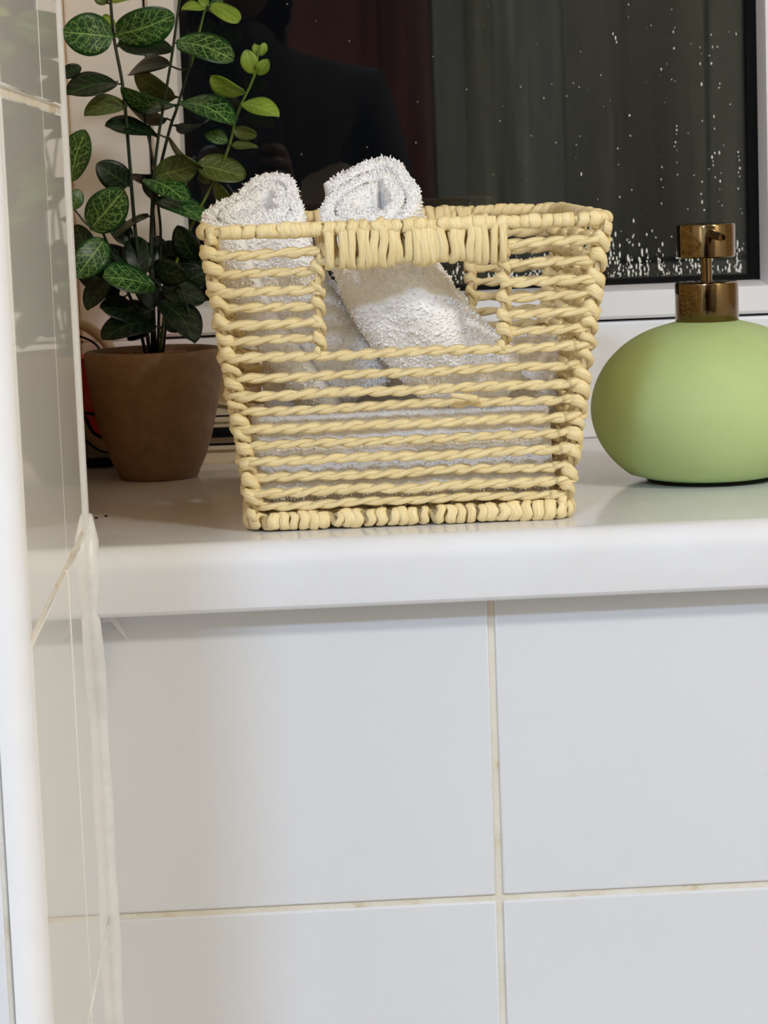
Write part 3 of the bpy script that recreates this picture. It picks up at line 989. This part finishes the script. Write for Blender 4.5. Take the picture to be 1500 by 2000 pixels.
def leaf(base, tip, hw, mat, Yb=0.286, dY=-0.012, bend=0.12, fold=0.10, side=1, name='leaf'):
    """leaf from a base point to a tip point; hw = seen half width in photo pixels"""
    A = at(base[0], base[1], Yb); T_ = at(tip[0], tip[1], Yb + dY)
    ax = T_ - A; L = np.linalg.norm(ax); ax /= L
    view = (A + T_) / 2 - CP; view /= np.linalg.norm(view)
    hv = hw * 0.000305
    full = max(hv, min(0.34 * L, 0.0125))
    tiltang = math.acos(min(1, hv / full))
    side_v = np.cross(ax, view); side_v /= np.linalg.norm(side_v)
    nrm = np.cross(side_v, ax)                           # roughly towards / away from the camera
    if nrm @ view > 0: nrm = -nrm
    ca, sa = math.cos(tiltang), math.sin(tiltang) * side
    s2 = side_v * ca + nrm * sa; n2 = nrm * ca - side_v * sa
    nu, nv = 19, 7
    us = 0.5 - 0.5 * np.cos(np.linspace(0, PI, nu)); vs = np.linspace(-1, 1, nv)
    V = np.zeros((nu, nv, 3)); uv = np.zeros((nu, nv, 2))
    ph = rng.random() * 6
    for i, u in enumerate(us):
        wdt = full * max(0.03, (math.sin(PI * min(1, u ** 1.04)) ** 0.50 if 0 < u < 1 else 0.0))
        if u < 0.08: wdt = max(wdt * u / 0.08, 0.0007)
        for j, v in enumerate(vs):
            arch = bend * L * (math.sin(PI * u) - 0.6 * u * u)
            rip = 0.0007 * math.sin(6 * u + ph) * v
            p = A + ax * (u * L) + s2 * (v * wdt) + n2 * (arch + fold * full * (abs(v) ** 1.5) * 1.2 + rip)
            V[i, j] = p; uv[i, j] = (u, v)
    b = MB(); b.grid(V, closeM=False, uv=uv)
    # petiole
    allp = np.vstack(STEM_PTS)
    dist = np.linalg.norm(allp - A, axis=1); S_ = allp[dist.argmin()]
    o = ppart(b, name, mat)
    if 0.0008 < dist.min() < 0.03:
        pb = MB(); mid = (A + S_) / 2 - np.array([0, 0, 0.12 * dist.min()])
        pb.tube(smooth_path([tuple(S_), tuple(mid), tuple(A + ax * 0.0012)], 10), 0.00055, 6)
        ppart(pb, 'petiole', M_STEM_Y if mat is M_LEAF_YOUNG else M_STEM, None, o)
    sm = o.modifiers.new('thick', 'SOLIDIFY'); sm.thickness = 0.0004; sm.offset = 0
    return o


Lf, Ld, Lo, Ly = M_LEAF, M_LEAF_SHADED, M_LEAF_OLIVE, M_LEAF_YOUNG
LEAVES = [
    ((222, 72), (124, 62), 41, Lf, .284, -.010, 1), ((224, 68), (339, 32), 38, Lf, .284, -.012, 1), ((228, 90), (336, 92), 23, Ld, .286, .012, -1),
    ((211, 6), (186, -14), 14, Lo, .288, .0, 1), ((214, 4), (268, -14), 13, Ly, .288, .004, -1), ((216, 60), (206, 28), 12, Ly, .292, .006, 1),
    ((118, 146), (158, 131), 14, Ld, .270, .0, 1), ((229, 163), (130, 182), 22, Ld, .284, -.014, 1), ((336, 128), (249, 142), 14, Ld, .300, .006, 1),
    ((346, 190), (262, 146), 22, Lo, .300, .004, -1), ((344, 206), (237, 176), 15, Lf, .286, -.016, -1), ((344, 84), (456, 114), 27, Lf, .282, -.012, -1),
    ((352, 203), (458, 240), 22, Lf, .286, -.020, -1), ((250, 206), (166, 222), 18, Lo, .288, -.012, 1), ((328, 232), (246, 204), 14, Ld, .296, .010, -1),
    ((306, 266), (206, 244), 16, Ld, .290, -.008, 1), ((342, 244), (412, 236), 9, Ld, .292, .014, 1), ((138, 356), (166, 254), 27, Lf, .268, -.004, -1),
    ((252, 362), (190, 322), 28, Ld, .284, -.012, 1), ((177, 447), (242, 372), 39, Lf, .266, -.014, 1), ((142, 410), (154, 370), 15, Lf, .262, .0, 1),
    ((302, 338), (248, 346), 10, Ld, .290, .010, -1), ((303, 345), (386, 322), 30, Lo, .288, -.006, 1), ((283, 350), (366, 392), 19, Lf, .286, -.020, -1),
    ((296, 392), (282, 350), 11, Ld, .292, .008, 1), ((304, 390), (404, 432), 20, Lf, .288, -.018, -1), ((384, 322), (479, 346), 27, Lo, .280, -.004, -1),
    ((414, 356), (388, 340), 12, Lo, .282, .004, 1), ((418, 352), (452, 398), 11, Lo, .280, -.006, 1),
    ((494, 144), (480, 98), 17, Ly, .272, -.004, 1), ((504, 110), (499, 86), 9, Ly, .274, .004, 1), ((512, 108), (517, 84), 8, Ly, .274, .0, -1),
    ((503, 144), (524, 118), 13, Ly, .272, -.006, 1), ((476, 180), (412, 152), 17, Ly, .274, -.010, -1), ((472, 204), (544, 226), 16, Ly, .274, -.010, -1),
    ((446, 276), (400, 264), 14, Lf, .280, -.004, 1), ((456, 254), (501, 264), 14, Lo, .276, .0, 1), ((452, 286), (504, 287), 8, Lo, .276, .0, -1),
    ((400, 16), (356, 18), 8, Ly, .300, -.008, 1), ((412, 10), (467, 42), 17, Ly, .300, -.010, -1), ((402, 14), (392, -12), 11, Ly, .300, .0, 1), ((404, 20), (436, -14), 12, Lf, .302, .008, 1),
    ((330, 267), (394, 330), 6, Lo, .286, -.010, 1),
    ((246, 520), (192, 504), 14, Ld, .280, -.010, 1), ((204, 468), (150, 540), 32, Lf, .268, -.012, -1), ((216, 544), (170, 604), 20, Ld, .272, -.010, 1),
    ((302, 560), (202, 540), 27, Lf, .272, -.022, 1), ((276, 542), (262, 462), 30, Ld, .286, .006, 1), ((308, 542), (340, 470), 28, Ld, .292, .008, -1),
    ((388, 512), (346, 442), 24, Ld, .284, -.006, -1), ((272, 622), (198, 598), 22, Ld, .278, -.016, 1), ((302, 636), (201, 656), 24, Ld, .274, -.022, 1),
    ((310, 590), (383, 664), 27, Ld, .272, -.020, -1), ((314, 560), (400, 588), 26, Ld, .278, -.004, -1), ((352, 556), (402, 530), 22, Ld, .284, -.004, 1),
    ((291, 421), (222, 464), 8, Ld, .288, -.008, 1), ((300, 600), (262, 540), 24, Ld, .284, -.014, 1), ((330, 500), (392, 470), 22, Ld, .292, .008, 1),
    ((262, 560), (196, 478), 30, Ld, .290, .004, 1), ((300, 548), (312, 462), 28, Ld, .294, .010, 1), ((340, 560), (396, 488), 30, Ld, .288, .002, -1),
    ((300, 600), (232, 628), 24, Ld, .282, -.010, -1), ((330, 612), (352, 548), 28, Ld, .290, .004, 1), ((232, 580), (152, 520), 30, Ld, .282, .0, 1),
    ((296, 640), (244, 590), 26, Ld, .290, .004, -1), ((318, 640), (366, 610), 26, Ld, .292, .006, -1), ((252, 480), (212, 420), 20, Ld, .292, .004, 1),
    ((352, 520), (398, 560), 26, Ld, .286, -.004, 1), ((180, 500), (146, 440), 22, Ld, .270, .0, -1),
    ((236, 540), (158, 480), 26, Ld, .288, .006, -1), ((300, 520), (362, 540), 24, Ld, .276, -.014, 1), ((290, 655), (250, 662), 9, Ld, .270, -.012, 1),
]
for bse, tp, hw, m, Yb, dY, sd in LEAVES:
    leaf(bse, tp, hw, m, Yb, dY, rng.uniform(0.04, 0.13), rng.uniform(0.04, 0.16), sd)

# ------------------------------------------------------------------ red and white object half hidden behind the pot
toy = thing('round_ornament', 'white and red rounded object with dark lines mostly hidden behind the plant pot', 'ornament', (-0.06, 0.365, 0))


def tpart(b, name, mat, angle=40):
    o = b.build(name, mat, toy, True, angle); o.location = -toy.location; return o


M_CREAM = plain('cream_plastic', srgb(214, 196, 168), 0.35, nscale=40, namt=0.03)
M_RED = plain('red_plastic', srgb(200, 44, 28), 0.35, nscale=40, namt=0.05)
YT = 0.345


def hull(pts, y0, y1, name, mat, inset=0.004):
    P = smooth_path([tuple(at(a, c_, y0)) for a, c_ in pts], 40)
    ctr = P.mean(0)
    rings = []
    for yv, f in ((y0 + 0.004, 0.93), (y0, 0.99), (y0 + 0.003, 1.0), (y1 - 0.004, 1.0), (y1, 0.95)):
        Q = ctr + (P - ctr) * f; Q[:, 1] = yv; rings.append(Q)
    V = np.array(rings)
    b = MB(); b.grid(V); return tpart(b, name, mat)


hull([(128, 822), (160, 852), (200, 886), (262, 904), (360, 906), (470, 902), (480, 870), (480, 800), (300, 780), (140, 790)], YT, 0.392, 'lower_shell', M_CREAM)
hull([(120, 706), (122, 800), (162, 812), (190, 850), (240, 870), (330, 860), (330, 700), (200, 694)], YT - 0.003, 0.388, 'red_panel', M_RED)
hull([(340, 700), (340, 800), (400, 806), (500, 806), (500, 690), (420, 680)], YT + 0.012, 0.388, 'upper_shell', M_CREAM)
for pts, r_, nm in (([(130, 806), (162, 812), (176, 834), (190, 850), (240, 870)], 0.0011, 'dark_line'), ([(150, 838), (162, 854), (182, 872), (204, 883), (262, 894)], 0.0008, 'dark_line'),
                    ([(120, 800), (150, 805), (176, 808), (205, 810)], 0.0009, 'dark_line'),
                    ([(330, 872), (400, 869), (480, 866)], 0.0008, 'dark_line'), ([(380, 815), (420, 813), (480, 811)], 0.0006, 'dark_line')):
    b = MB(); b.tube(smooth_path([tuple(at(a, c_, YT - 0.0035)) for a, c_ in pts], 24), r_, 8); tpart(b, nm, M_GASKET)
b = MB(); q0 = at(404, 856, YT - 0.004); q1 = at(478, 832, YT + 0.004); b.box((q0[0], YT - 0.004, q0[2]), (q1[0], YT + 0.004, q1[2]), 0.0012); tpart(b, 'black_band', M_GASKET)
ring = [(80, 690), (96, 650), (130, 630), (160, 634), (190, 652), (212, 676), (220, 712)]
b = MB(); b.tube(smooth_path([tuple(at(a, c_, YT + 0.010)) for a, c_ in ring], 40), 0.0034, 12); tpart(b, 'hoop', M_CREAM)
ring = [(88, 700), (110, 668), (140, 656), (165, 660), (186, 672), (200, 690)]
b = MB(); b.tube(smooth_path([tuple(at(a, c_, YT + 0.006)) for a, c_ in ring], 40), 0.0007, 8); tpart(b, 'dark_line', M_GASKET)
fc = at(192, 904, YT + 0.004)
b = MB(); b.lathe([(0, 0.0), (0.0085, 0.0), (0.0095, 0.002), (0.0080, 0.0045), (0, 0.0052)], (fc[0], YT + 0.012, 0.0), 32); tpart(b, 'dark_foot', M_GASKET)

# two crumbs on the sill
for k, (a, c_) in enumerate(((188, 1011), (207, 1007.5))):
    q = atz(a, c_, 0.0005)
    b = MB(); b.lathe([(0, 0), (0.0008, 0.0), (0.0009, 0.0004), (0.0005, 0.0008), (0, 0.0009)], (0, 0, 0), 10)
    o = b.build('crumb', M_GASKET); o.location = (q[0], q[1], 0.0)
    tag(o, ('tiny black speck on the sill close to the edging strip', 'tiny black speck on the sill, further right and back of the two')[k], 'crumb')

# ------------------------------------------------------------------ behind the camera: door, lamp, photographer (seen in the pane)
door = bpy.data.objects.new('door_1', None); door.location = (-0.05, BACK, FLOOR); link(door)
tag(door, 'reddish brown wooden door reflected in the dark window', 'door', kind='structure')
DX0, DX1 = -0.45, 0.335


def doorpart(b, name, mat, sm=False):
    o = b.build(name, mat, door, sm, 35); o.location = -door.location; return o


b = MB(); b.box((DX0, BACK + 0.001, FLOOR), (DX1, BACK + 0.035, FLOOR + 2.0), 0.002); doorpart(b, 'door_leaf', M_DOOR)
for z0, z1 in ((0.15, 0.85), (1.05, 1.85)):
    for x0_, x1_ in ((DX0 + 0.1, -0.09), (-0.03, DX1 - 0.1)):
        b = MB(); b.box((x0_, BACK + 0.034, FLOOR + z0), (x1_, BACK + 0.042, FLOOR + z1), 0.006); doorpart(b, 'door_panel', M_DOOR)
M_ARCH = plain('grey_gloss_paint', srgb(128, 124, 112), 0.4, nscale=30, namt=0.02)
b = MB(); b.box((DX1, BACK + 0.001, FLOOR), (DX1 + 0.058, BACK + 0.05, FLOOR + 2.06), 0.004); b.box((DX0 - 0.058, BACK + 0.001, FLOOR), (DX0, BACK + 0.05, FLOOR + 2.06), 0.004); b.box((DX0, BACK + 0.001, FLOOR + 2.0), (DX1, BACK + 0.05, FLOOR + 2.06), 0.004)
doorpart(b, 'door_frame', M_ARCH)
b = MB(); b.lathe([(0, 0), (0.024, 0), (0.026, 0.004), (0.01, 0.008), (0.009, 0.045), (0.024, 0.055), (0.026, 0.07), (0.015, 0.08), (0, 0.08)], (DX0 + 0.06, BACK + 0.035, FLOOR + 1.0), 24, (0, 1, 0)); doorpart(b, 'door_knob', M_BRASS, True)

cab = thing('tall_cabinet', 'tall grey cabinet against the wall right of the brown door', 'cabinet', (0.80, BACK, FLOOR))
b = MB(); b.box((-0.26, 0.002, 0.0), (0.26, 0.02, 2.1), 0.004); M_CAB = plain('grey_laminate', srgb(120, 116, 102), 0.45, nscale=20, namt=0.03)
b.box((-0.26, 0.02, 0.0), (0.26, 0.30, 0.05)); b.box((-0.26, 0.02, 0.05), (0.26, 0.28, 2.1)); b.build('carcass', M_CAB, cab, True, 35)
for x0_, x1_ in ((-0.255, -0.012), (-0.004, 0.255)):
    b = MB(); b.box((x0_, 0.282, 0.06), (x1_, 0.30, 1.05), 0.003); d = b.build('cabinet_door', M_CAB, cab, True, 35)
    b = MB(); b.box((x0_, 0.282, 1.06), (x1_, 0.30, 2.09), 0.003); d = b.build('cabinet_door', M_CAB, cab, True, 35)

for k, ((lx, ly), lw, lcol) in enumerate(LAMPS):
    lamp = thing('ceiling_lamp', ('round white ceiling lamp left of and behind the photographer', 'round white ceiling lamp added as warm fill to the right above the photographer')[k], 'lamp', (lx, ly, CEIL), 'ceiling lamps')
    b = MB(); b.lathe([(0, 0.0), (0.165, 0.0), (0.17, -0.012), (0.165, -0.03), (0.155, -0.03), (0.155, -0.01), (0, -0.01)], (0, 0, 0), 48); b.build('lamp_base', M_TRIM, lamp, True, 40)
    ld = bpy.data.lights.new('lamp_light', 'AREA'); ld.shape = 'DISK'; ld.size = LAMP_SIZE; ld.energy = lw; ld.color = lcol
    lo = bpy.data.objects.new('lamp_light', ld); link(lo, lamp); lo.location = (0, 0, -0.035)

# photographer: one skinned body, clothes and hair dark
PX, PY = -0.015, -1.47
person = thing('person', 'person in dark clothes holding up a phone, a black silhouette in the window', 'person', (PX, PY, FLOOR))
M_CLOTH = plain('black_cloth', (0.010, 0.010, 0.011, 1), 0.9, nscale=120, namt=0.2)
M_SKIN = plain('skin', srgb(92, 62, 48), 0.6, nscale=60, namt=0.05)
M_HAIR = plain('dark_hair', (0.012, 0.008, 0.006, 1), 0.5, nscale=200, namt=0.3)


def skin(name, nodes, edges, mat, parent, root=0, sub=2):
    me = bpy.data.meshes.new(name)
    bm = bmesh.new()
    lay = bm.verts.layers.skin.verify()
    vs = []
    for k, (p, r) in enumerate(nodes):
        v = bm.verts.new(p); rx, ry = (r if isinstance(r, tuple) else (r, r))
        v[lay].radius = (rx, ry); v[lay].use_root = (k == root); vs.append(v)
    for a, c_ in edges: bm.edges.new((vs[a], vs[c_]))
    bm.to_mesh(me); bm.free()
    me.materials.append(mat)
    o = link(bpy.data.objects.new(name, me), parent)
    o.modifiers.new('skin', 'SKIN').use_smooth_shade = True
    s = o.modifiers.new('sub', 'SUBSURF'); s.levels = sub; s.render_levels = sub
    return o


# heights above the floor; +y looks to the window
N = [((0, 0, .90), (.135, .10)), ((0, 0, 1.04), (.120, .09)), ((0, .0, 1.20), (.130, .095)), ((0, -.005, 1.32), (.125, .085)), ((0, -.005, 1.395), (.06, .055)), ((0, .005, 1.45), .048),
     ((.165, -.005, 1.325), .062), ((.215, .03, 1.08), .043), ((.085, .20, 1.155), .031), ((.052, .255, 1.205), .024),
     ((-.165, -.005, 1.325), .062), ((-.215, .03, 1.08), .043), ((-.085, .20, 1.155), .031), ((-.052, .255, 1.205), .024),
     ((.085, 0, .82), .088), ((.09, .01, .47), .056), ((.09, -.01, .09), .038), ((.10, .10, .035), .032),
     ((-.085, 0, .82), .088), ((-.09, .01, .47), .056), ((-.09, -.01, .09), .038), ((-.10, .10, .035), .032)]
Eg = [(0, 1), (1, 2), (2, 3), (3, 4), (4, 5), (3, 6), (6, 7), (7, 8), (8, 9), (3, 10), (10, 11), (11, 12), (12, 13), (0, 14), (14, 15), (15, 16), (16, 17), (0, 18), (18, 19), (19, 20), (20, 21)]
skin('body', N, Eg, M_CLOTH, person)
# head with face
bm = bmesh.new(); bmesh.ops.create_uvsphere(bm, u_segments=32, v_segments=24, radius=1.0)
for v in bm.verts:
    x, y, z_ = v.co
    jaw = 1 - 0.28 * max(0, -z_) ** 1.3
    X, Y, Z = x * 0.074 * jaw, y * 0.092 * (1 - 0.12 * max(0, -z_)), z_ * 0.112
    if y > 0.3:
        Y += 0.020 * math.exp(-(x / 0.17) ** 2 - ((z_ + 0.12) / 0.2) ** 2)                  # nose
        Y -= 0.009 * (math.exp(-((x - 0.42) / 0.17) ** 2 - ((z_ - 0.08) / 0.13) ** 2) + math.exp(-((x + 0.42) / 0.17) ** 2 - ((z_ - 0.08) / 0.13) ** 2))
        Y += 0.006 * math.exp(-(x / 0.3) ** 2 - ((z_ + 0.48) / 0.07) ** 2)                   # lips
    v.co = (X, Y, Z)
me = bpy.data.meshes.new('head'); bm.to_mesh(me); bm.free(); me.materials.append(M_SKIN)
me.polygons.foreach_set('use_smooth', np.ones(len(me.polygons), dtype=bool))
head = link(bpy.data.objects.new('head', me), person); head.location = (0, 0.02, 1.545); head.rotation_euler = (-0.25, 0, 0)
bm = bmesh.new(); bmesh.ops.create_uvsphere(bm, u_segments=32, v_segments=24, radius=1.0)
kill = [v for v in bm.verts if v.co.y > 0.35 and v.co.z < 0.45]
bmesh.ops.delete(bm, geom=kill, context='VERTS')
for v in bm.verts:
    v.co = (v.co.x * 0.084, v.co.y * 0.102, v.co.z * (0.122 if v.co.z > 0 else 0.23))
me = bpy.data.meshes.new('hair'); bm.to_mesh(me); bm.free(); me.materials.append(M_HAIR)
me.polygons.foreach_set('use_smooth', np.ones(len(me.polygons), dtype=bool))
hair = link(bpy.data.objects.new('hair', me), person); hair.location = (0, 0.012, 1.548); hair.rotation_euler = (-0.2, 0, 0)
sm = hair.modifiers.new('t', 'SOLIDIFY'); sm.thickness = 0.006
# hands closed on the phone's sides: palm, four fingers behind, thumb in front
for s in (-1, 1):
    HN = [((s * .052, .255, 1.205), .020), ((s * .050, .272, 1.222), (.022, .014))]
    HE = [(0, 1)]
    for k, (dz, ln) in enumerate(((.030, .9), (.014, 1.0), (-.003, .95), (-.018, .75))):
        i = len(HN)
        HN += [((s * .050, .280, 1.228 + dz), .0085), ((s * (.046 - .004), .2945, 1.231 + dz), .0075), ((s * (.042 - .022 * ln), .2965, 1.232 + dz), .0062)]
        HE += [(1, i), (i, i + 1), (i + 1, i + 2)]
    i = len(HN)
    HN += [((s * .045, .268, 1.240), .0095), ((s * .032, .268, 1.252), .0080)]
    HE += [(1, i), (i, i + 1)]
    skin('hand', HN, HE, M_SKIN, person, 0, 1)
ph = thing('phone', 'black phone held up in both hands of the photographer', 'phone', (0, CP[1] - 0.006, CP[2]))
b = MB(); b.box((-0.037, -0.0085, -0.078), (0.037, -0.0005, 0.074), 0.003); b.build('phone_case', M_BLACK, ph, True, 40)
b = MB(); b.box((-0.034, -0.0090, -0.073), (0.034, -0.0084, 0.069)); b.build('phone_screen', M_GASKET, ph, False)
b = MB(); b.lathe([(0, 0), (0.006, 0), (0.006, 0.001), (0, 0.001)], (0, -0.0006, 0.0), 20, (0, 1, 0)); b.build('lens', M_GASKET, ph, True, 40)
